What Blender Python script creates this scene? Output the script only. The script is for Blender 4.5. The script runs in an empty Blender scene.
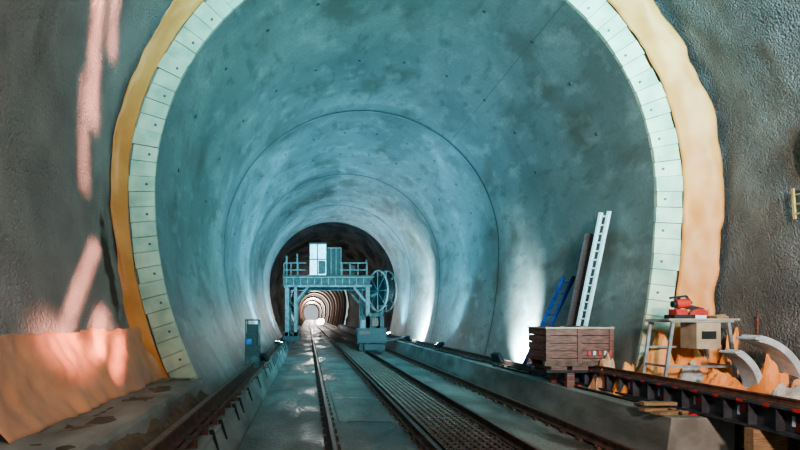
import bpy, bmesh, math, random
from mathutils import Vector, Matrix, noise
random.seed(7)
F=628.0; VX,VY=308.0,316.0; CZ=2.02
AX,AZ,R=1.746,4.25,4.5
YF=11.3
def P(px,py,Y): return Vector(((px-VX)*Y/F, Y, CZ-(py-VY)*Y/F))
col=bpy.context.scene.collection
try: bpy.context.scene.view_settings.look='AgX - Medium High Contrast'
except Exception: pass

# ---------------------------------------------------------------- materials
def newmat(name):
    m=bpy.data.materials.new(name); m.use_nodes=True
    nt=m.node_tree; b=nt.nodes['Principled BSDF']
    return m,nt,b
def mat(name,c1,c2=None,scale=4.0,rough=0.7,metal=0.0,bump=0.2,bscale=30.0,stretch=(1,1,1),detail=6,lo=0.35,hi=0.65):
    m,nt,b=newmat(name)
    if c2 is None: c2=tuple(x*0.7 for x in c1)
    tc=nt.nodes.new('ShaderNodeTexCoord'); mp=nt.nodes.new('ShaderNodeMapping')
    mp.inputs['Scale'].default_value=stretch
    nt.links.new(tc.outputs['Object'],mp.inputs['Vector'])
    n=nt.nodes.new('ShaderNodeTexNoise'); n.inputs['Scale'].default_value=scale; n.inputs['Detail'].default_value=detail
    nt.links.new(mp.outputs[0],n.inputs['Vector'])
    r=nt.nodes.new('ShaderNodeValToRGB'); r.color_ramp.elements[0].position=lo; r.color_ramp.elements[1].position=hi
    r.color_ramp.elements[0].color=(*c2,1); r.color_ramp.elements[1].color=(*c1,1)
    nt.links.new(n.outputs['Fac'],r.inputs[0]); nt.links.new(r.outputs[0],b.inputs['Base Color'])
    b.inputs['Roughness'].default_value=rough; b.inputs['Metallic'].default_value=metal
    if bump>0:
        n2=nt.nodes.new('ShaderNodeTexNoise'); n2.inputs['Scale'].default_value=bscale; n2.inputs['Detail'].default_value=4
        nt.links.new(mp.outputs[0],n2.inputs['Vector'])
        bp=nt.nodes.new('ShaderNodeBump'); bp.inputs['Strength'].default_value=bump; bp.inputs['Distance'].default_value=0.03
        nt.links.new(n2.outputs['Fac'],bp.inputs['Height']); nt.links.new(bp.outputs[0],b.inputs['Normal'])
    return m
def emis(name,c,s):
    m,nt,b=newmat(name)
    b.inputs['Base Color'].default_value=(*c,1); b.inputs['Emission Color'].default_value=(*c,1); b.inputs['Emission Strength'].default_value=s
    return m
def mixc(nt,a,b,fac,mode='MIX'):
    x=nt.nodes.new('ShaderNodeMix'); x.data_type='RGBA'; x.blend_type=mode
    for s,v in ((6,a),(7,b)):
        if isinstance(v,tuple): x.inputs[s].default_value=(*v,1)
        else: nt.links.new(v,x.inputs[s])
    if isinstance(fac,(int,float)): x.inputs[0].default_value=fac
    else: nt.links.new(fac,x.inputs[0])
    return x.outputs[2]
def nz(nt,vec,scale,detail,lo,hi,stretch=(1,1,1),dist=0.0):
    mp=nt.nodes.new('ShaderNodeMapping'); mp.inputs['Scale'].default_value=stretch
    nt.links.new(vec,mp.inputs['Vector'])
    n=nt.nodes.new('ShaderNodeTexNoise'); n.inputs['Scale'].default_value=scale; n.inputs['Detail'].default_value=detail
    n.inputs['Distortion'].default_value=dist
    nt.links.new(mp.outputs[0],n.inputs['Vector'])
    r=nt.nodes.new('ShaderNodeMapRange'); r.inputs[1].default_value=lo; r.inputs[2].default_value=hi
    nt.links.new(n.outputs['Fac'],r.inputs[0])
    return r.outputs[0]
def mul(nt,a,k):
    ms=nt.nodes.new('ShaderNodeMath'); ms.operation='MULTIPLY'; ms.inputs[1].default_value=k; nt.links.new(a,ms.inputs[0]); return ms.outputs[0]
def lining_mat():
    m,nt,b=newmat('cast_concrete_lining')
    tc=nt.nodes.new('ShaderNodeTexCoord'); v=tc.outputs['Object']
    base=mixc(nt,(0.165,0.19,0.18),(0.29,0.325,0.31),nz(nt,v,0.45,10,0.36,0.64,dist=0.3))
    base=mixc(nt,base,(0.12,0.095,0.06),mul(nt,nz(nt,v,0.8,10,0.52,0.66,(1,.6,1),.3),.75))
    base=mixc(nt,base,(0.45,0.49,0.46),mul(nt,nz(nt,v,2.2,11,0.54,0.74,(1,.5,1),.1),.6))
    base=mixc(nt,base,(0.09,0.08,0.06),mul(nt,nz(nt,v,3.6,11,0.56,0.68,(1,.35,1),.2),.5))
    sep=nt.nodes.new('ShaderNodeSeparateXYZ'); nt.links.new(v,sep.inputs[0])
    fl=nt.nodes.new('ShaderNodeMath'); fl.operation='FLOOR'; nt.links.new(mul(nt,sep.outputs['Y'],1/1.53),fl.inputs[0])
    wn=nt.nodes.new('ShaderNodeTexWhiteNoise'); wn.noise_dimensions='1D'; nt.links.new(fl.outputs[0],wn.inputs['W'])
    base=mixc(nt,base,(0.10,0.11,0.10),mul(nt,wn.outputs['Value'],.28))
    base=mixc(nt,base,(0.11,0.11,0.09),mul(nt,nz(nt,v,16,9,0.38,0.68),.35))
    nt.links.new(base,b.inputs['Base Color']); b.inputs['Roughness'].default_value=0.48
    bp=nt.nodes.new('ShaderNodeBump'); bp.inputs['Strength'].default_value=0.18; bp.inputs['Distance'].default_value=0.02
    nt.links.new(nz(nt,v,5,9,0.2,0.8),bp.inputs['Height']); nt.links.new(bp.outputs[0],b.inputs['Normal'])
    return m
def shot_mat(name,c1,c2,cs,bs,bstr,stain=None,rough=.75):
    m,nt,b=newmat(name)
    tc=nt.nodes.new('ShaderNodeTexCoord'); v=tc.outputs['Object']
    base=mixc(nt,c2,c1,nz(nt,v,cs,8,0.35,0.65))
    base=mixc(nt,base,tuple(x*0.45 for x in c2),nz(nt,v,0.9,6,0.60,0.78,(1,1,.5)))
    if stain:
        mp=nt.nodes.new('ShaderNodeVectorMath'); mp.operation='SUBTRACT'; mp.inputs[1].default_value=stain[0]
        nt.links.new(v,mp.inputs[0])
        sc=nt.nodes.new('ShaderNodeVectorMath'); sc.operation='DIVIDE'; sc.inputs[1].default_value=stain[1]; nt.links.new(mp.outputs[0],sc.inputs[0])
        n=nt.nodes.new('ShaderNodeTexNoise'); n.inputs['Scale'].default_value=3; nt.links.new(v,n.inputs['Vector'])
        ad=nt.nodes.new('ShaderNodeVectorMath'); ad.operation='ADD'; nt.links.new(sc.outputs[0],ad.inputs[0])
        su=nt.nodes.new('ShaderNodeVectorMath'); su.operation='SUBTRACT'; su.inputs[1].default_value=(.5,.5,.5); nt.links.new(n.outputs['Color'],su.inputs[0])
        nt.links.new(su.outputs[0],ad.inputs[1])
        ln=nt.nodes.new('ShaderNodeVectorMath'); ln.operation='LENGTH'; nt.links.new(ad.outputs[0],ln.inputs[0])
        r=nt.nodes.new('ShaderNodeMapRange'); r.inputs[1].default_value=0.75; r.inputs[2].default_value=1.15; r.inputs[3].default_value=.9; r.inputs[4].default_value=0
        nt.links.new(ln.outputs['Value'],r.inputs[0])
        base=mixc(nt,base,(0.04,0.028,0.015),r.outputs[0])
    nt.links.new(base,b.inputs['Base Color']); b.inputs['Roughness'].default_value=rough
    vo=nt.nodes.new('ShaderNodeTexVoronoi'); vo.inputs['Scale'].default_value=bs; nt.links.new(v,vo.inputs['Vector'])
    n2=nt.nodes.new('ShaderNodeTexNoise'); n2.inputs['Scale'].default_value=bs*.6; n2.inputs['Detail'].default_value=6; nt.links.new(v,n2.inputs['Vector'])
    a=nt.nodes.new('ShaderNodeMath'); a.operation='SUBTRACT'; nt.links.new(n2.outputs['Fac'],a.inputs[0]); nt.links.new(vo.outputs['Distance'],a.inputs[1])
    bp=nt.nodes.new('ShaderNodeBump'); bp.inputs['Strength'].default_value=bstr; bp.inputs['Distance'].default_value=0.05
    nt.links.new(a.outputs[0],bp.inputs['Height']); nt.links.new(bp.outputs[0],b.inputs['Normal'])
    return m
M={}
M['lining']=lining_mat()
M['shotL']=shot_mat('sprayed_concrete_grey',(0.37,0.37,0.365),(0.27,0.27,0.265),1.2,26,0.55,stain=((-3.55,10.45,2.72),(.9,.24,.85)))
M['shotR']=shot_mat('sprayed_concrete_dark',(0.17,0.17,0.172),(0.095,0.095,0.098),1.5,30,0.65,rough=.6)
M['rock']=shot_mat('rough_tunnel_dark',(0.05,0.04,0.035),(0.02,0.017,0.015),1.0,6,1.0)
M['memb']=mat('orange_membrane',(0.86,0.35,0.11),(0.64,0.22,0.06),1.2,0.55,0,0.35,4)
M['membL']=mat('peach_lit_membrane',(0.82,0.40,0.22),(0.48,0.26,0.17),1.3,0.55,0,0.5,5)  # peach of the warm light is put into this membrane colour
M['form']=mat('pale_formwork_board',(0.52,0.58,0.43),(0.32,0.40,0.31),3,0.6,0,0.3,20)
M['form2']=mat('pale_formwork_board_b',(0.60,0.62,0.46),(0.42,0.47,0.36),3,0.6,0,0.3,20)
M['dark']=mat('dark_steel',(0.03,0.032,0.036),(0.018,0.018,0.02),8,0.55,0.3,0.1)
M['beam']=mat('crane_beam_steel',(0.08,0.09,0.115),(0.045,0.042,0.05),5,0.45,0.3,0.15)
M['bolt']=mat('bolt_grey',(0.16,0.16,0.13),None,8,0.5,0.5,0)
M['rust']=mat('rusty_rail',(0.17,0.08,0.055),(0.07,0.038,0.028),9,0.65,0.1,0.3)
M['railtop']=mat('worn_rail_head',(0.25,0.16,0.13),(0.16,0.095,0.08),9,0.5,0.4,0.1)
def floor_mat():
    m,nt,b=newmat('floor_concrete')
    tc=nt.nodes.new('ShaderNodeTexCoord'); v=tc.outputs['Object']
    base=mixc(nt,(0.17,0.165,0.145),(0.33,0.335,0.31),nz(nt,v,0.9,10,.38,.62,(1,.5,1)))
    wet=nz(nt,v,0.8,10,.49,.60,(1.4,.35,1),.3)
    base=mixc(nt,base,(0.065,0.055,0.045),mul(nt,wet,.8))
    base=mixc(nt,base,(0.10,0.085,0.06),mul(nt,nz(nt,v,18,6,.48,.66),.5))
    nt.links.new(base,b.inputs['Base Color'])
    r=nt.nodes.new('ShaderNodeMapRange'); r.inputs[3].default_value=.68; r.inputs[4].default_value=.35; nt.links.new(wet,r.inputs[0]); nt.links.new(r.outputs[0],b.inputs['Roughness'])
    bp=nt.nodes.new('ShaderNodeBump'); bp.inputs['Strength'].default_value=.5; bp.inputs['Distance'].default_value=.02
    nt.links.new(nz(nt,v,11,8,.3,.7),bp.inputs['Height']); nt.links.new(bp.outputs[0],b.inputs['Normal'])
    return m
M['floor']=floor_mat()
M['kerb']=mat('kerb_concrete',(0.33,0.335,0.315),(0.15,0.145,0.13),1.6,0.65,0,0.35,12,(1,.4,1),10)
M['dirt']=mat('dirt',(0.17,0.125,0.085),(0.08,0.06,0.04),4,0.9,0,1.0,14)
M['wood']=mat('raw_timber',(0.36,0.24,0.13),(0.20,0.12,0.07),6,0.7,0,0.3,20,(1,8,8))
M['woodD']=mat('weathered_timber',(0.25,0.095,0.07),(0.10,0.04,0.035),7,0.75,0,0.3,20,(1,1,6))
M['board']=mat('stained_board',(0.085,0.055,0.055),(0.05,0.03,0.032),7,0.75,0,0.3,20,(1,1,6))
M['alu']=mat('aluminium',(0.76,0.82,0.85),(0.58,0.64,0.66),8,0.4,0.15,0.05)
M['blue']=mat('blue_paint',(0.04,0.12,0.42),(0.02,0.06,0.22),8,0.45,0.1,0.05)
M['red']=mat('red_paint',(0.60,0.05,0.04),(0.40,0.03,0.02),8,0.5,0,0.05)
M['white']=mat('white_paint',(0.60,0.68,0.72),(0.36,0.42,0.46),5,0.5,0,0.1)
M['grey']=mat('grey_frame_paint',(0.36,0.38,0.38),(0.20,0.20,0.20),5,0.5,0.1,0.1)
M['greyD']=mat('dull_galvanised_rail',(0.16,0.19,0.19),(0.09,0.10,0.10),5,0.6,0.1,0.1)
M['fabric']=mat('grey_white_fleece',(0.55,0.55,0.54),(0.32,0.32,0.31),5,0.8,0,0.2)
M['steelG']=mat('grey_green_steel',(0.055,0.072,0.072),(0.035,0.028,0.022),5,0.65,0.0,0.1)
M['cab']=mat('pale_blue_cabinet',(0.35,0.66,0.74),(0.20,0.44,0.54),5,0.3,0.1,0.05)
M['mesh']=mat('grating_steel',(0.17,0.125,0.10),(0.08,0.06,0.05),8,0.6,0.1,0.1)
M['pit']=mat('recess_dark_sheet',(0.03,0.03,0.026),(0.015,0.015,0.013),3,0.35,0,0.2)  # darkness of a recess put into the colour of a flat sheet
M['joint']=mat('joint_dark',(0.08,0.08,0.07),None,8,0.8,0,0)  # plain dark grey of the lining joints and discs
M['beige']=mat('beige_casing',(0.46,0.35,0.25),(0.34,0.25,0.17),5,0.5,0,0.1)
M['yellow']=mat('yellow_paint',(0.55,0.40,0.16),None,5,0.5,0,0.1)
M['glow']=emis('lamp_glass',(0.75,0.92,1.0),40)
M['glowfar']=emis('distant_lamp_glass',(0.9,0.97,1.0),50)
M['black']=mat('black_rubber',(0.015,0.015,0.017),None,8,0.6,0,0)

# ---------------------------------------------------------------- mesh builder
class MB:
    def __init__(s): s.v=[]; s.f=[]; s.mi=[]; s.ms=[]; s.sm=[]
    def m(s,k):
        if k not in s.ms: s.ms.append(k)
        return s.ms.index(k)
    def add(s,vs,fs,k,smooth=False):
        o=len(s.v); s.v+= [tuple(v) for v in vs]; i=s.m(k)
        for f in fs: s.f.append([o+a for a in f]); s.mi.append(i); s.sm.append(smooth)
    def box(s,lo,hi,k):
        x0,y0,z0=lo; x1,y1,z1=hi
        vs=[(x0,y0,z0),(x1,y0,z0),(x1,y1,z0),(x0,y1,z0),(x0,y0,z1),(x1,y0,z1),(x1,y1,z1),(x0,y1,z1)]
        s.add(vs,[(0,3,2,1),(4,5,6,7),(0,1,5,4),(1,2,6,5),(2,3,7,6),(3,0,4,7)],k)
    def bar(s,a,b,w,h,k,up=(0,0,1)):
        a=Vector(a); b=Vector(b); d=(b-a).normalized(); u=Vector(up)
        if abs(d.dot(u))>.98: u=Vector((0,1,0))
        x=d.cross(u).normalized(); z=x.cross(d).normalized()
        vs=[]
        for p in (a,b):
            for sx,sz in ((-1,-1),(1,-1),(1,1),(-1,1)): vs.append(p+x*sx*w/2+z*sz*h/2)
        s.add(vs,[(0,1,2,3)[::-1],(4,5,6,7),(0,1,5,4),(1,2,6,5),(2,3,7,6),(3,0,4,7)],k)
    def cyl(s,a,b,r,k,n=14,r2=None,cap=True):
        a=Vector(a); b=Vector(b); d=(b-a).normalized(); u=Vector((0,0,1))
        if abs(d.dot(u))>.98: u=Vector((0,1,0))
        x=d.cross(u).normalized(); z=x.cross(d); r2=r if r2 is None else r2
        vs=[]
        for p,rr in ((a,r),(b,r2)):
            for i in range(n):
                t=2*math.pi*i/n; vs.append(p+x*math.cos(t)*rr+z*math.sin(t)*rr)
        s.add(vs,[(i,(i+1)%n,n+(i+1)%n,n+i) for i in range(n)],k,True)
        if cap: s.add(vs,[tuple(range(n))[::-1],tuple(range(n,2*n))],k)
    def tube(s,pts,r,k,n=8):
        for a,b in zip(pts[:-1],pts[1:]): s.cyl(a,b,r,k,n,cap=True)
    def torus(s,c,ax,Rr,r,k,n=28,m=8):
        c=Vector(c); ax=Vector(ax).normalized(); u=ax.orthogonal().normalized(); w=ax.cross(u)
        vs=[]
        for i in range(n):
            t=2*math.pi*i/n; d=u*math.cos(t)+w*math.sin(t)
            for j in range(m):
                q=2*math.pi*j/m; vs.append(c+d*(Rr+r*math.cos(q))+ax*r*math.sin(q))
        s.add(vs,[(i*m+j,i*m+(j+1)%m,((i+1)%n)*m+(j+1)%m,((i+1)%n)*m+j) for i in range(n) for j in range(m)],k,True)
    def ext(s,prof,y0,y1,k):
        n=len(prof)
        vs=[(x,y0,z) for x,z in prof]+[(x,y1,z) for x,z in prof]
        s.add(vs,[(i,(i+1)%n,n+(i+1)%n,n+i) for i in range(n)]+[tuple(range(n))[::-1],tuple(range(n,2*n))],k)
    def grid(s,rows,k,smooth=True):
        n=len(rows[0]); vs=[v for r in rows for v in r]
        s.add(vs,[(i*n+j,i*n+j+1,(i+1)*n+j+1,(i+1)*n+j) for i in range(len(rows)-1) for j in range(n-1)],k,smooth)
    def obj(s,name,bevel=0,solid=0,parent=None):
        me=bpy.data.meshes.new(name); me.from_pydata(s.v,[],s.f)
        for k in s.ms: me.materials.append(M[k])
        me.polygons.foreach_set('material_index',s.mi); me.polygons.foreach_set('use_smooth',s.sm); me.update()
        bm=bmesh.new(); bm.from_mesh(me); bmesh.ops.recalc_face_normals(bm,faces=bm.faces); bm.to_mesh(me); bm.free()
        o=bpy.data.objects.new(name,me); col.objects.link(o)
        if bevel:
            b=o.modifiers.new('bevel','BEVEL'); b.width=bevel; b.segments=2; b.limit_method='ANGLE'
        if solid:
            b=o.modifiers.new('solid','SOLIDIFY'); b.thickness=solid
        if parent: o.parent=parent
        return o

# ---------------------------------------------------------------- tunnel profile
def prof(oL,oR,zL,zR,step=0.2):
    out=[]
    r=1.7*R+oL; c=AX+0.7*R; a0=math.asin((AZ-zL)/r); n=max(4,int(a0*r/step))
    for i in range(n):
        a=a0*(1-i/n); out.append((c-r*math.cos(a),AZ-r*math.sin(a),-math.cos(a),-math.sin(a)))
    n=int(math.pi*(R+(oL+oR)/2)/step)
    for i in range(n+1):
        t=i/n; a=math.pi*(1-t); o=oL+(oR-oL)*t*t*(3-2*t); out.append((AX+(R+o)*math.cos(a),AZ+(R+o)*math.sin(a),math.cos(a),math.sin(a)))
    r=3*R+oR; c=AX-2*R; a0=math.asin((AZ-zR)/r); n=max(4,int(a0*r/step))
    for i in range(1,n+1):
        a=a0*i/n; out.append((c+r*math.cos(a),AZ-r*math.sin(a),math.cos(a),-math.sin(a)))
    return out
YE=45.0
b=MB(); p=prof(0,0,0,0,0.12)
b.grid([[(x,y,z) for x,z,_,_ in p] for y in [YF+ (YE-YF)*i/60 for i in range(61)]],'lining')
b.obj('tunnel_lining',solid=0)
b=MB()
for yj,w in ((20.5,.06),(29.7,.08),(38.0,.1)):
    b.grid([[(x-nx*0.012,yj,z-nz_*0.012) for x,z,nx,nz_ in p],[(x-nx*0.012,yj+w,z-nz_*0.012) for x,z,nx,nz_ in p]],'joint')
    b.grid([[(x-nx*0.03,yj+w,z-nz_*0.03) for x,z,nx,nz_ in p],[(x-nx*0.03,yj+w*2,z-nz_*0.03) for x,z,nx,nz_ in p]],'kerb')
a=math.radians(50); q=[(AX+(R-.008)*math.cos(a+d),AZ+(R-.008)*math.sin(a+d)) for d in (-.0015,.0015)]
b.grid([[(q[0][0],YF,q[0][1]),(q[1][0],YF,q[1][1])],[(q[0][0],20.5,q[0][1]),(q[1][0],20.5,q[1][1])]],'bolt')
for yj in (13,16.5,23,26):
    for ang in range(20,171,15):
        a=math.radians(ang); c=Vector((AX+R*math.cos(a),yj,AZ+R*math.sin(a))); n=Vector((math.cos(a),0,math.sin(a)))
        b.cyl(c-n*.012,c+n*.02,.04,'joint',10)
b.obj('trim_joint_strips')
# lining stop-end board ring
b=MB(); k=0
pp=prof(0,0,0.70,0.70,0.26)
for i in range(len(pp)-1):
    (x0,z0,nx0,nz0),(x1,z1,nx1,nz1)=pp[i],pp[i+1]
    d=Vector((x1-x0,0,z1-z0)); g=d*0.018; th=.46+random.uniform(-.03,.02); yy=YF-.05+random.uniform(-.02,.02)
    a0=Vector((x0,0,z0))+g; a1=Vector((x1,0,z1))-g; n0=Vector((nx0,0,nz0)); n1=Vector((nx1,0,nz1))
    vs=[]
    for Y in (yy,YF+.03):
        for v in (a0,a1,a1+n1*th,a0+n0*th): vs.append((v.x,Y,v.z))
    b.add(vs,[(0,1,2,3),(7,6,5,4),(0,4,5,1),(1,5,6,2),(2,6,7,3),(3,7,4,0)],random.choice(['form','form','form2']))
    if i%2==0:
        c=(a0+a1)/2+n0*.14; b.cyl((c.x,yy-.015,c.z),(c.x,yy+.01,c.z),.024,'bolt',8)
b.obj('formwork_stop_end_ring')
b=MB(); pa=prof(0.03,0.03,0.4,0.4,.2)
b.grid([[(x,YF+.04,z) for x,z,nx,n2 in pa],[(x+nx*1.6,YF+.04,z+n2*1.6) for x,z,nx,n2 in pa]],'kerb')
b.obj('wall_end_backing')
# orange membrane band
b=MB(); pm=prof(0,0,0.85,0.85,.1); rows=[]
N=12
for s in range(N+1):
    t=s/N; row=[]
    for i,(x,z,nx,n2) in enumerate(pm):
        rt=(x-(AX-5))/10.0; rt=min(1,max(0,rt))
        wob=noise.noise(Vector((x*.7,z*.7,3)))*.12+noise.noise(Vector((x*2.3,z*2.3,9)))*.07
        outr=.70+.34*rt**2.2+wob*(1 if rt>.3 else .6)
        o=.47+(outr-.47)*t
        y=YF-.06-.16*math.sin(t*math.pi*.5)-.13*noise.noise(Vector((x*1.5,z*1.5,t*1.5)))*t-.12*t-.04*noise.noise(Vector((x*5,z*5,t*3)))
        row.append((x+nx*o,y,z+n2*o))
    rows.append(row)
b.grid(rows,'memb'); b.obj('waterproofing_membrane_band',solid=.01)

# sprayed concrete cavern
pc=prof(.74,1.10,.0,.0,.10)
ys=[-4+ (YF-.02+4)*i/130 for i in range(131)]
half=len(pc)//2
def cav(pts,name,k,amp):
    b=MB(); rows=[]
    for y in ys:
        row=[]
        for x,z,nx,n2 in pts:
            d=amp*noise.fractal(Vector((x*.5,y*.5,z*.5)),1.0,2.0,5)+ .02*noise.noise(Vector((x*6,y*6,z*6)))
            d+=max(0,(9.5-y))*.02
            row.append((x+nx*d,y,z+n2*d))
        rows.append(row)
    b.grid(rows,k); return b.obj(name)
cav(pc[:half+1],'wall_left','shotL',.07)
cav(pc[half:],'wall_right','shotR',.11)

# rough tunnel beyond the lining
b=MB(); pr=prof(.25,.25,0,0,.35); rows=[]
for i in range(46):
    y=YE+i*1.25
    rows.append([(x+nx*.18*noise.noise(Vector((x,y,z))),y,z+n2*.18*noise.noise(Vector((x,y,z)))) for x,z,nx,n2 in pr])
b.grid(rows,'rock'); b.obj('rough_tunnel_bore')
b=MB(); y1=YE+45*1.25; y2=y1+260
b.grid([[(x,y,z) for x,z,_,_ in p[::2]] for y in (y1,y1+20,y1+50,y1+100,y1+180,y2)],'lining')
y=y1
while y<y2:
    w=1.5+(y-y1)*.03
    b.grid([[(x-nx*.45,y,z-n2*.45) for x,z,nx,n2 in p[::2]],[(x-nx*.45,y+w*.4,z-n2*.45) for x,z,nx,n2 in p[::2]]],'rust')
    b.grid([[(x-nx*.45,y,z-n2*.45) for x,z,nx,n2 in p[::2]],[(x,y,z) for x,z,nx,n2 in p[::2]]],'rust')
    y+=8+(y-y1)*.16
b.obj('distant_ribbed_tunnel')

# ---------------------------------------------------------------- floor and benches
b=MB(); b.box((-6,-4,-.3),(8.5,y2,0),'floor'); b.obj('floor')
b=MB()
b.ext([(-1.06,0),(-1.06,.06),(-1.22,.45),(-1.22,.50),(-3.0,.50),(-3.0,0)],3.0,YE+55,'kerb')
b.obj('kerb_left',bevel=.015)
KX=4.86; KZ=.66
b=MB()
b.ext([(KX-.08,0),(KX-.08,.06),(KX,KZ-.06),(KX,KZ),(5.72,KZ),(5.72,0)],8.4,YE+55,'kerb')
b.obj('kerb_right',bevel=.015)
b=MB(); rows=[]
for i in range(70):
    y=2+ (11.4-2)*i/69; row=[]
    for j in range(24):
        x=-3.9+2.0*j/23
        z=.90+.03*noise.noise(Vector((x*2,y*2,0)))
        row.append((x,y,z))
    row.append((-1.88+.03*noise.noise(Vector((0,y*3,0))),y,.84)); row.append((-1.84,y,.45)); rows.append(row)
b.grid(rows,'kerb',False); b.obj('concrete_ledge')
b=MB(); rows=[]
for i in range(70):
    y=4+7.2*i/69; row=[]
    for j in range(16):
        t=j/15; x=-2.45+.90*t
        h=.90*(1-t)+.50*t
        z=h+.13*max(0,math.sin(t*math.pi))*(.9+1.4*noise.noise(Vector((x*3,y*1.6,5))))+.04*noise.noise(Vector((x*9,y*9,1)))-.01
        row.append((x,y,z))
    rows.append(row)
b.grid(rows,'dirt',False); b.obj('rubble_heap')
b=MB(); rows=[]
for i in range(90):
    y=5.5+5.72*i/89; row=[]
    for j in range(24):
        t=j/23; z=.9+t*(.92+.07*noise.noise(Vector((y*1.3,0,0)))+.03*noise.noise(Vector((y*6,0,0))))
        r=1.7*R+.74; x=AX+.7*R-math.sqrt(r*r-(AZ-z)**2)
        x+=.13+.08*noise.noise(Vector((y*1.3,z*2.0,2)))+.06*noise.noise(Vector((y*4,z*4,2)))+.10*(1-t)+(-max(0,(9.5-y))*.02)
        row.append((x,y,z))
    rows.append(row)
b.grid(rows,'membL'); b.obj('membrane_skirt',solid=.01)
b=MB(); rows=[]
for i in range(60):
    y=5+6.25*i/59; row=[(5.78,y,.3)]
    for j in range(24):
        x=5.78+2.2*j/23
        row.append((x,y,.88+.04*noise.noise(Vector((x*3,y*3,0)))))
    rows.append(row)
b.grid(rows,'dirt',False); b.obj('earth_ledge')

# ---------------------------------------------------------------- rails
def railprof(x,z,s=1.0):
    q=[(-.07,0),(.07,0),(.07,.015),(.012,.035),(.012,.11),(.036,.12),(.036,.15),(-.036,.15),(-.036,.12),(-.012,.11),(-.012,.035),(-.07,.015)]
    return [(x+a*s,z+c*s) for a,c in q]
def track(xs,name,y0=3,y1=200):
    b=MB()
    for x in xs:
        b.ext(railprof(x,.03),y0,y1,'rust'); b.box((x-.03,y0,.18),(x+.03,y1,.184),'railtop')
        y=y0
        while y<y1:
            b.box((x-.12,y,0.0),(x+.12,y+.15,.035),'rust')
            b.cyl((x-.10,y+.09,.03),(x-.10,y+.09,.06),.015,'rust',6); b.cyl((x+.10,y+.09,.03),(x+.10,y+.09,.06),.015,'rust',6)
            y+=.65 if y<50 else 3
    return b.obj(name)
track((.38,1.81),'railway_track'); track((3.18,4.5),'railway_track')
b=MB(); b.box((2.0,4,.001),(2.98,60,.02),'pit')  # flat dark sheet in place of a sunken channel
y=8.5
while y<45:
    b.box((2.0,y,.05),(2.98,y+.035,.085),'mesh'); y+=.22
for i in range(9):
    x=2.0+.12*i; b.box((x,6,.045),(x+.026,60,.09),'mesh')
for y in range(6,60,2): b.box((1.98,y,0.0),(3.0,y+.05,.05),'mesh')
b.obj('drain_grating')
b=MB()
for y in (12,15.4,18.8,22.2,25.6,29):
    b.box((.58,y,.0),(1.62,y+3.35,.02),'floor')
b.obj('floor_slab_panels',bevel=.01)

# left crane rail on brackets
b=MB(); x=-1.5
b.ext([(x-.09,.60),(x+.09,.60),(x+.09,.615),(x+.012,.62),(x+.012,.74),(x+.05,.75),(x+.05,.78),(x-.05,.78),(x-.05,.75),(x-.012,.74),(x-.012,.62),(x-.09,.615)],4,YE,'rust')
b.box((x-.035,4,.78),(x+.035,YE,.786),'railtop')
b.ext([(x+.12,.57),(x+.18,.57),(x+.18,.61),(x+.12,.61)],4,YE,'rust')
y=4
while y<YE:
    b.box((x-.14,y,.50),(x+.22,y+.07,.60),'rust')
    if int(y/.62)%2==0: b.bar((x+.26,y+.05,.56),(x+.34,y+.05,.28),.03,.06,'dark')
    y+=.8
b.obj('gantry_crane_rail')
# right crane rail
b=MB(); x=5.45
z0=KZ+.02; z1=1.0
b.ext([(x-.13,z0),(x+.13,z0),(x+.13,z0+.03),(x+.015,z0+.03),(x+.015,z1-.03),(x+.13,z1-.03),(x+.13,z1),(x-.13,z1),(x-.13,z1-.03),(x-.015,z1-.03),(x-.015,z0+.03),(x-.13,z0+.03)],3.5,13.2,'beam')
b.ext(railprof(x,z1,.6),3.5,13.2,'rust')
y=4;i=0
while y<13.1:
    b.box((x-.12,y,z0+.03),(x+.12,y+.015,z1-.03),'beam')
    b.box((x-.134,y+.10,z1-.032),(x-.128,y+.20,z1+.004),'red')
    if i%2==0:
        b.box((x-.024,y+.18,z0+.05+.05*(i%3)),(x-.014,y+.27,z0+.15+.05*(i%3)),'red')
        b.box((x-.024,y+.30,z0+.10),(x-.014,y+.34,z0+.22),'white')
    y+=.45; i+=1
for y in (3.6,5.0,6.2,7.4,8.6,9.8,11.0,12.2,12.9):
    zz=KZ if y>8.4 else 0.0
    b.box((x-.2,y,zz),(x+.2,y+.16,z0),'wood' if y<8.3 or int(y)%2 else 'red')
b.obj('gantry_crane_rail')
b=MB(); b.ext(railprof(5.42,KZ,1.0),13.3,YE,'rust'); b.box((5.39,13.3,KZ+.15),(5.45,YE,KZ+.155),'railtop')
y=13.4
while y<YE: b.box((5.3,y,KZ-.005),(5.54,y+.12,KZ+.03),'dark'); y+=.8
b.obj('gantry_crane_rail')
b=MB()
pts=[Vector((5.1+.05*math.sin(i*.9)+.02*random.random(),8.6+i*.6,KZ+.025)) for i in range(60)]
b.tube(pts,.022,'black'); b.obj('power_cable')

# ---------------------------------------------------------------- crate
b=MB(); c=P(572,0,12.3).x; y0,y1=11.9,12.85; x0,x1=c-.66,c+.60; zb=1.16; zt=1.80
b.box((x0,y0,zb),(x1,y1,zb+.05),'woodD')
for i in range(4):
    z=zb+.06+i*(zt-zb-.06)/4; h=(zt-zb-.06)/4-.012
    b.box((x0,y0,z),(x1,y0+.03,z+h),'woodD'); b.box((x0,y1-.03,z),(x1,y1,z+h),'woodD')
    b.box((x0,y0+.03,z),(x0+.03,y1-.03,z+h),'woodD'); b.box((x1-.03,y0+.03,z),(x1,y1-.03,z+h),'woodD')
for xx in (x0-.01,(x0+x1)/2-.04,x1-.07):
    b.box((xx,y0-.03,zb-.03),(xx+.08,y0,zt+.02),'woodD')
b.box((x0-.02,y0-.035,zt-.02),(x1+.02,y0+.035,zt+.01),'beige'); b.box((x0-.02,y0+.035,zt-.02),(x0+.03,y1,zt+.01),'beige')
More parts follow.
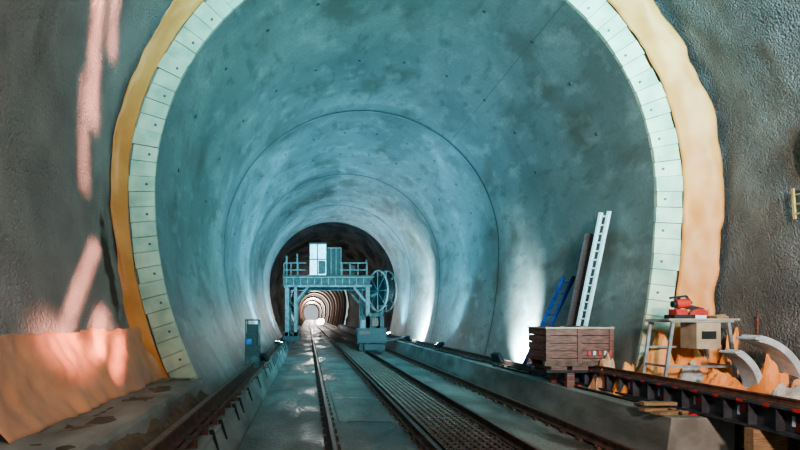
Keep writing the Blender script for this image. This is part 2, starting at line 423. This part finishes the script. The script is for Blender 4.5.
b.box((x0+.1,y0+.1,zt-.12),(x1-.1,y1-.1,zt-.06),'dirt')
for i in range(9): b.box((x0+.08+i*.13,y0+.2,zt-.06),(x0+.17+i*.13,y1-.15,zt+.03*random.random()),'woodD')
for i in range(5): b.box((x0+.78+.1*i,y0-.036,zb+.12),(x0+.83+.1*i,y0-.03,zb+.2),'white' if i%2 else 'red')
b.box((x0-.03,y0-.02,zb-.09),(x1+.03,y0+.1,zb),'rust'); b.box((x0-.03,y1-.1,zb-.09),(x1+.03,y1+.02,zb),'rust')
for xx in (x0+.1,x0+.5): b.box((xx,y0,zb-.17),(xx+.3,y1,zb-.09),'woodD')
b.box((x0+.02,y0+.02,zb-.22),(5.35,y0+.14,zb-.16),'dark'); b.box((x0+.02,y1-.14,zb-.22),(5.35,y1-.02,zb-.16),'dark')
for yy in (y0+.02,y1-.14): b.box((4.92,yy,KZ),(5.06,yy+.12,zb-.21),'woodD')
for yy in (y0+.2,y1-.2):
    b.cyl((5.39,yy+.02,1.125),(5.51,yy+.02,1.125),.035,'dark')
    b.box((5.2,yy-.04,1.08),(5.38,yy+.08,1.16),'dark')
b.obj('timber_crate_trolley')
# ---------------------------------------------------------------- ladders
def ladder(a,t,w,k,name,n=12,rw=.05,rh=.025):
    b=MB(); a=Vector(a); t=Vector(t); w=Vector(w)
    nrm=(t-a).cross(w).normalized()
    b.bar(a,t,rw,rh*2,k,up=nrm); b.bar(a+w,t+w,rw,rh*2,k,up=nrm)
    for i in range(n):
        q=(i+.5)/n; b.bar(a.lerp(t,q),(a+w).lerp(t+w,q),.03,.03,k)
    return b.obj(name)
ladder((5.55,13.45,KZ+.01),(5.95,12.75,4.12),(.08,-.18,0),'alu','aluminium_ladder',20,.05,.035)
ladder((5.46,16.0,KZ+.02),(5.95,14.6,2.92),(.12,-.26,0),'blue','blue_ladder',9,.06,.035)
b=MB(); b.bar((5.62,13.75,KZ+.01),(6.04,13.25,3.75),.36,.035,'board',up=(-.6,-.8,0)); b.obj('scaffold_board')
b=MB()
for dy in (0,.5):
    b.bar((5.30,14.9+dy,KZ+.17),(5.62,14.75+dy,KZ+.75),.05,.05,'blue'); b.bar((5.66,14.9+dy,KZ+.01),(5.60,14.75+dy,KZ+.75),.05,.05,'blue')
b.bar((5.61,14.65,KZ+.75),(5.61,15.4,KZ+.75),.06,.06,'blue'); b.bar((5.45,14.82,KZ+.42),(5.45,15.35,KZ+.42),.04,.04,'blue')
b.obj('blue_trestle')
# ---------------------------------------------------------------- floodlights
def flood(x,y,z,name,dirv,k='glow',s=1.0,base=.52):
    b=MB(); c=Vector((x,y,z)); d=Vector(dirv).normalized()
    b.bar(c-d*.09*s,c+d*.02*s,.34*s,.24*s,'dark'); b.bar(c+d*.02*s,c+d*.03*s,.30*s,.20*s,k)
    b.cyl((x,y,base),(x,y,z-.05*s),.02,'dark',8)
    b.bar((x-.15,y,base+.015),(x+.15,y,base+.015),.05,.03,'dark'); b.bar((x,y-.15,base+.015),(x,y+.15,base+.015),.05,.03,'dark')
    b.obj(name)
def light(kind,name,loc,e,c,target=None,**kw):
    l=bpy.data.lights.new(name,kind); l.energy=e; l.color=c
    for k,v in kw.items(): setattr(l,k,v)
    o=bpy.data.objects.new(name,l); o.location=loc; col.objects.link(o)
    if target is not None: o.rotation_euler=(Vector(target)-Vector(loc)).to_track_quat('-Z','Y').to_euler()
    return o
BL=(.17,.68,1.0)
def fl(x,y,z,d,e,c=BL,base=.52,ang=120,rad=.1):
    flood(x,y,z,'floodlight',d,base=base)
    dv=Vector(d).normalized(); q=Vector((x,y,z))+dv*.08
    light('SPOT','floodlight_lamp',q,e,c,q+dv,spot_size=math.radians(ang),spot_blend=.6,shadow_soft_size=rad)
fl(5.12,16.9,.92,(.85,.28,.40),3600,(.60,.9,1),base=KZ,ang=105)
fl(5.12,24.5,.92,(-.5,.5,.9),1900,base=KZ,ang=160)
fl(5.05,31.5,.92,(.7,.5,.5),7500,(.5,.85,1),base=KZ,ang=120)
fl(-1.30,28,.85,(.3,.2,1),2000,ang=165)
fl(-1.30,18.2,.85,(.5,.6,.9),400,ang=150)
fl(5.12,40,.92,(-.3,-.1,.9),2600,base=KZ,ang=165)
fl(-1.30,41,.85,(.2,-.1,1),2200,ang=165)

# ---------------------------------------------------------------- gantry
b=MB(); Y=34.0
def G(px,py,dy=0): 
    v=P(px,py,Y); v.y=Y+dy; return v
def gb(px0,py0,px1,py1,d0,d1,k):
    a=G(px0,py1); c=G(px1,py0); b.box((a.x,Y+d0,a.z),(c.x,Y+d1,c.z),k)
for dy in (0,4.2):
    gb(285,286,289,338,dy,dy+.3,'greyD'); gb(294,286,297,338,dy,dy+.3,'greyD')
    for k2 in range(5): b.bar(G(288,288+k2*10,dy+.1),G(295,298+k2*10,dy+.1),.06,.06,'steelG')
    gb(283,277,370,286,dy,dy+.35,'steelG'); gb(283,276,372,277.5,dy-.1,dy+.45,'grey')
    gb(284,285,372,287,dy-.1,dy+.45,'greyD')
    for k2 in range(12): gb(286+k2*7,278,287+k2*7,285,dy-.03,dy,'greyD')
    gb(366,286,370,345,dy,dy+.3,'greyD'); gb(376,312,380,345,dy,dy+.3,'dark')
    for k2 in range(3): b.bar(G(369,300+k2*12,dy+.1),G(377,312+k2*12,dy+.1),.06,.06,'greyD')
    b.bar(G(297,300,dy+.1),G(308,287,dy+.1),.12,.12,'greyD'); b.bar(G(366,302,dy+.1),G(354,287,dy+.1),.12,.12,'greyD')
    gb(283,336,300,341,dy-.3,dy+.8,'dark')
for px in (286,295,368,377): gb(px-2,332,px+2,337,0,4.3,'dark')
gb(357,328,386,343,-.3,1.0,'dark'); gb(362,316,384,330,0,.8,'dark'); gb(364,344,384,350,-.2,1.0,'dark')
gb(360,320,365,328,-.3,0,'greyD'); gb(372,318,378,326,-.1,0,'rust'); gb(359,331,370,334,-.33,-.3,'rust')
for px in (364,381): b.cyl(G(px,348,.2),G(px,348,.5),.26,'dark',16)
b.cyl(G(286,341,-.1),G(286,341,.1),.12,'dark',16); b.cyl(G(286,341,4.3),G(286,341,4.5),.12,'dark',16)
gb(283,340,286,343.5,-.3,4.8,'dark')
gb(283,275.5,374,277,-.2,4.6,'dark')
for px in (284,291,298,342,350,358,367):
    b.bar(G(px,277,0),G(px,263,0),.05,.05,'greyD')
for py in (263,270):
    b.bar(G(284,py,0),G(306,py,0),.05,.05,'greyD'); b.bar(G(340,py,0),G(367,py,0),.05,.05,'greyD')
b.bar(G(286,277,1),G(286,254,1),.1,.1,'greyD'); b.bar(G(297,277,1),G(297,252,1),.08,.08,'greyD'); b.bar(G(353,277,1),G(353,264,1),.3,.3,'steelG')
b.bar(G(368,277,1),G(368,258,1),.1,.1,'steelG')
gb(310,244,317.5,275,-.1,1.2,'cab'); gb(317.5,244,326,275,-.1,1.2,'cab'); gb(326,248,341,275,.3,1.5,'dark')
gb(309,243,327,244.5,-.2,1.3,'steelG'); gb(317,244,318,275,-.14,-.08,'dark'); gb(309.3,259,326.5,260,-.14,-.08,'dark')
gb(318.5,261,325.5,274,-.13,-.1,'steelG')
for px in (331,336,341): b.bar(G(px,275,0),G(px,248,0),.04,.04,'greyD')
b.bar(G(327,248,0),G(341,248,0),.05,.05,'greyD')
c=G(381.5,291,-.2); ax=Vector((1,.42,0)).normalized(); tv=Vector((-.39,.92,0))
for dx in (-.26,.26):
    cc=c+ax*dx; b.torus(cc,ax,1.08,.05,'grey' if dx<0 else 'greyD',36,8)
    for i in range(8):
        t=math.pi*i/4; u=tv*math.cos(t)+Vector((0,0,1))*math.sin(t); b.bar(cc,cc+u*1.05,.05,.05,'greyD')
b.cyl(c-ax*.26,c+ax*.26,.8,'black',20)
b.bar(c+Vector((-.6,0,-.3)),c,.15,.15,'steelG'); b.bar(c+Vector((0,.05,-1.3)),c,.16,.16,'steelG'); b.bar(c+Vector((0,.05,-1.3)),c+Vector((-.7,.05,-1.3)),.16,.16,'steelG')
b.bar(G(366,345,.4),Vector((5.3,34.4,.86)),.12,.12,'dark')
b.obj('formwork_gantry')

# equipment on left bench
b=MB(); Y=17.0
x0=P(245,0,Y).x; x1=P(259,0,Y).x; zt=P(0,320,Y).z
b.box((x0,Y,.62),(x1,Y+.6,.62+.55),'dark'); b.box((x0+.02,Y-.02,1.2),(x1-.06,Y+.5,1.55),'black'); b.box((x0+.04,Y-.04,1.25),(x1-.2,Y-.02,1.40),'blue')
b.box((x0,Y,1.17),(x1,Y+.6,1.2),'dark')
for xx in (x0+.02,x1-.02): b.bar((xx,Y+.02,.5),(xx,Y+.02,zt),.03,.03,'dark'); b.bar((xx,Y+.58,.5),(xx,Y+.58,zt),.03,.03,'dark')
b.bar((x0,Y+.02,zt),(x1,Y+.02,zt),.04,.04,'dark'); b.box((x0+.04,Y+.05,1.55),(x1-.04,Y+.4,zt-.12),'black')
b.cyl((x1-.12,Y-.08,.85),(x1-.12,Y,.85),.10,'steelG')
b.box((x0+.04,Y-.01,.66),(x0+.15,Y,.95),'steelG')
b.obj('pump_unit')

# ---------------------------------------------------------------- saw bench
b=MB(); Y=9.9; xa=5.72; xb=6.72; zt=1.97; zg=.88
b.box((xa,Y,zt-.05),(xb,Y+.75,zt),'grey')
b.box((xa-.04,Y-.02,zt-.02),(xb+.08,Y+.2,zt+.01),'beige')
for sx,xx in ((-1,xa+.06),(1,xb-.06)):
    for yy in (Y+.05,Y+.7): b.bar((xx,yy,zt-.05),(xx+sx*.14,yy,zg),.045,.045,'grey')
    b.bar((xx+sx*.09,Y+.05,1.22),(xx+sx*.09,Y+.7,1.22),.035,.035,'grey')
b.bar((xa-.05,Y+.05,1.22),(xb+.05,Y+.05,1.22),.035,.035,'grey'); b.bar((xa,Y+.7,1.5),(xb,Y+.7,1.5),.035,.035,'grey')
b.box((xa+.42,Y+.02,1.50),(xa+.80,Y+.45,1.92),'beige'); b.box((xa+.5,Y+.0,1.66),(xa+.72,Y+.02,1.78),'dark')
b.box((xa+.12,Y+.1,zt),(xa+.45,Y+.4,zt+.07),'dark'); b.box((xa+.16,Y+.12,zt+.07),(xa+.34,Y+.34,zt+.16),'red')
b.cyl((xa+.16,Y+.14,zt+.24),(xa+.36,Y+.14,zt+.26),.075,'red',18); b.cyl((xa+.10,Y+.14,zt+.235),(xa+.16,Y+.14,zt+.24),.055,'dark',14)
b.bar((xa+.30,Y+.2,zt+.22),(xa+.62,Y+.2,zt+.14),.06,.07,'dark')
b.cyl((xa+.56,Y+.2,zt+.05),(xa+.56,Y+.22,zt+.05),.13,'alu',24)
gp=[(xa+.56+.15*math.cos(math.pi*i/10),zt+.07+.10*math.sin(math.pi*i/10)) for i in range(11)]
b.ext(gp,Y+.17,Y+.25,'red')
b.bar((xa+.1,Y+.2,zt+.34),(xa+.36,Y+.2,zt+.37),.04,.035,'black'); b.bar((xa+.3,Y+.3,zt+.1),(xa+.3,Y+.3,zt+.36),.04,.04,'dark'); b.bar((xa+.36,Y+.2,zt+.37),(xa+.45,Y+.2,zt+.25),.03,.03,'dark')
b.box((xa+.80,Y+.1,zt+.01),(xa+.98,Y+.4,zt+.05),'wood'); b.bar((xa+.72,Y+.5,zt+.03),(xa+1.1,Y+.35,zt+.06),.09,.04,'wood')
b.obj('saw_bench')
# white plastic duct sections and hopper standing on the ledge
def shell(x,y,z,r,w,a0,a1,name,th=.10):
    b=MB(); n=12; sec=[]
    for i in range(n+1):
        a=math.radians(a0+(a1-a0)*i/n); sec.append((x+r*math.cos(a),z+r*math.sin(a)))
    for i in range(n,-1,-1):
        a=math.radians(a0+(a1-a0)*i/n); sec.append((x+(r-th)*math.cos(a),z+(r-th)*math.sin(a)))
    b.ext(sec,y,y+w,'white')
    for i in (0,n):
        a=math.radians(a0+(a1-a0)*i/n); b.box((x+(r-th/2)*math.cos(a)-.07,y-.02,z+(r-th/2)*math.sin(a)-.02),(x+(r-th/2)*math.cos(a)+.07,y+w+.02,z+(r-th/2)*math.sin(a)+.02),'white')
    b.obj(name,bevel=.012)
shell(6.30,8.95,.90,.86,.40,2,80,'white_duct_section')
shell(6.02,9.25,.90,.72,.35,2,60,'white_duct_section')
b=MB()
prf=[(7.0,.9),(7.6,.9),(7.6,1.62),(7.36,1.78),(7.16,1.72),(7.06,1.3)]
n=len(prf); vs=[(x,9.45,z) for x,z in prf]+[(x,9.85,z) for x,z in prf]
b.add(vs,[(i,(i+1)%n,n+(i+1)%n,n+i) for i in range(n)]+[tuple(range(n))[::-1],tuple(range(n,2*n))],'white')
b.box((7.14,9.42,1.35),(7.5,9.45,1.42),'steelG'); b.box((7.1,9.42,1.0),(7.5,9.45,1.05),'steelG')
b.obj('white_hopper',bevel=.03)
b=MB()
for i in range(12):
    x=7.12+.05*i; b.bar((x,9.95,1.76+.03*math.sin(i)),(x,9.95,2.0+.03*math.sin(i*.7)),.012,.012,'red')
for j in range(5): b.bar((7.12,9.95,1.77+.05*j),(7.7,9.95,1.78+.05*j),.012,.012,'red')
for x in (7.12,7.68): b.bar((x,9.95,.88),(x,9.95,2.03),.03,.03,'woodD')
b.obj('red_safety_net')
def crumple(name,cx,cy,w,d,h,k,seed,zb=.9):
    b=MB(); rows=[]
    for i in range(18):
        row=[]
        for j in range(18):
            u=i/17-.5; v=j/17-.5; f=max(0,1-(2*abs(u))**2.5)*max(0,1-(2*abs(v))**2.5)
            q=noise.noise(Vector((u*4+seed,v*4,seed))); q2=abs(noise.noise(Vector((u*7,v*7+seed,1))))
            row.append((cx+u*w+.1*q,cy+v*d+.1*q2,zb-.02+h*f*(.6+.9*q+.5*q2)))
        rows.append(row)
    b.grid(rows,k,False); b.obj(name,solid=.01)
crumple('membrane_offcut',6.15,10.85,.9,.6,.85,'memb',1.3)
crumple('membrane_offcut',6.80,10.8,.8,.6,1.0,'memb',4.1)
crumple('membrane_offcut',5.62,10.9,.6,.6,.55,'memb',7.7,KZ)
crumple('membrane_offcut',5.52,11.7,.45,.6,.6,'membL',27.7,KZ)
crumple('cloth_heap',6.35,10.4,.5,.3,.35,'fabric',9.2)
crumple('membrane_offcut',7.05,10.3,.7,.4,.75,'memb',2.2)
crumple('membrane_offcut',6.15,9.4,.7,.35,.30,'memb',12.2)
crumple('membrane_offcut',6.9,8.5,.8,.5,.35,'membL',19.2)
crumple('membrane_offcut',6.85,9.25,.5,.4,.45,'memb',33.2)
crumple('cloth_heap',6.45,8.3,.8,.4,.25,'fabric',15.2)
b=MB()
for i,(x,y,z,a) in enumerate(((5.04,9.0,KZ+.025,.1),(5.06,9.15,KZ+.07,-.05),(5.02,8.95,KZ+.115,.04),(5.05,8.7,KZ+.025,.25))):
    dx=Vector((math.cos(a)*.34,math.sin(a)*.34,0)); c=Vector((x,y,z)); b.bar(c-dx*.8,c+dx*.6,.14,.045,'wood')
b.obj('timber_offcuts')
b=MB()
for i in range(6):
    x=4.9+.25*i; y=6.7+.2*random.random(); b.bar((x,y,.03+.03*i),(x+.9,y+.9+.3*random.random(),.06+.05*i),.12,.04,random.choice(['wood','rust','woodD']))
b.obj('timber_offcuts')
def wallx(z):
    if z<AZ: return AX-2*R+math.sqrt((3*R+1.10)**2-(AZ-z)**2)
    return AX+math.sqrt((R+1.10)**2-(z-AZ)**2)
b=MB(); rows=[]
for i in range(17):
    t=i/16; z=3.75+1.2*t; hw=.45*math.sqrt(max(0,1-(2*t-1)**2))+.02
    rows.append([(wallx(z)-.08+.02*math.sin(j*.9+i*.4),8.80+hw*(j/8*2-1),z) for j in range(9)])
b.grid(rows,'black'); b.obj('niche_dark_sheet',solid=.015)  # black sheet standing in for a dark wall opening
b=MB(); xw=wallx(3.6)-.16
for yy in (9.02,9.25): b.bar((xw,yy,3.45),(xw-.03,yy,3.9),.025,.04,'yellow')
for z in (3.52,3.66,3.80): b.bar((xw-.01,9.02,z),(xw-.01,9.25,z),.02,.02,'yellow')
for yy in (9.02,9.25): b.bar((xw,yy,3.85),(wallx(3.9)+.05,yy,3.85),.03,.03,'dark')
b.obj('wall_ladder')

# ---------------------------------------------------------------- far lamps
flood(1.15,60,1.45,'floodlight',(0,-1,.0),'glowfar',1.9,0.0)
flood(2.0,95,1.3,'floodlight',(0,-1,.0),'glowfar',2.6,0.0)
for y,e in ((106,450),(120,1300),(145,3600),(185,8000),(240,14000),(310,22000)):
    light('POINT','tunnel_lamp',(1.7,y,6.5),e,(1,.93,.87),shadow_soft_size=.2)
light('POINT','tunnel_lamp',(3.0,60,5.5),25,(1,.7,.55),shadow_soft_size=.2)

# ---------------------------------------------------------------- daylight
w=bpy.data.worlds.new('world'); bpy.context.scene.world=w; w.use_nodes=True
bg=w.node_tree.nodes['Background']; bg.inputs[0].default_value=(.74,.83,.86,1); bg.inputs[1].default_value=.66
light('AREA','teal_daylight_fill',(4,-2,6),1350,(.25,.80,.90),(2.2,20,6.5),shape='RECTANGLE',size=4,size_y=2.5,spread=math.radians(50))  # added area light, boosts and tints the daylight inside the lining
light('AREA','warm_fill',(2,-1,5.5),330,(1,.82,.72),(-4,10.5,4),shape='DISK',size=.6)  # added fill light, unseen, warms the left wall
light('AREA','warm_fill',(3,0,4),230,(1,.78,.66),(7.2,11,3.8),shape='DISK',size=.6,spread=math.radians(70))  # added fill light, unseen, brings out orange on the right membrane
light('SPOT','warm_fill',(1,0,3),300,(1,.62,.47),(-3.3,8.8,1.3),spot_size=math.radians(22),spot_blend=.8,shadow_soft_size=.1)  # added spot, unseen, for the warm glow on the membrane skirt
def streak(px,py,Yw,loc,sx,sy,e,roll,c=(1,.38,.28),sp=1.6):
    t=P(px,py,Yw); o=light('AREA','sun_shaft',loc,e,c,t,shape='RECTANGLE',size=sx,size_y=sy,spread=math.radians(sp))
    o.rotation_euler.rotate_axis('Z',roll)
streak(98,15,10.2,(5,-3,6),.05,1.4,8,.25)
streak(82,75,10.2,(5,-3,6),.10,1.8,12,.12)
streak(74,150,10.2,(5,-3,6),.02,1.6,5,.03)
streak(56,6,10.0,(5,-3,6),.03,.9,5,.6)
streak(62,300,10.0,(5,-3,5),.03,1.9,9,-.5)
streak(82,345,10.0,(5,-3,5),.16,1.0,8,-.5)
streak(106,360,10.0,(5,-3,5),.03,1.0,4,-.4)
streak(28,372,9.2,(5,-3,5),.5,.3,9,-.4,sp=4)

cam=bpy.data.cameras.new('camera'); co=bpy.data.objects.new('camera',cam); col.objects.link(co)
co.location=(0,0,CZ); co.rotation_euler=(math.pi/2,0,0)
cam.sensor_width=36; cam.lens=F*36/800; cam.shift_x=(400-VX)/800; cam.shift_y=(VY-225)/800; cam.clip_end=500
bpy.context.scene.camera=co
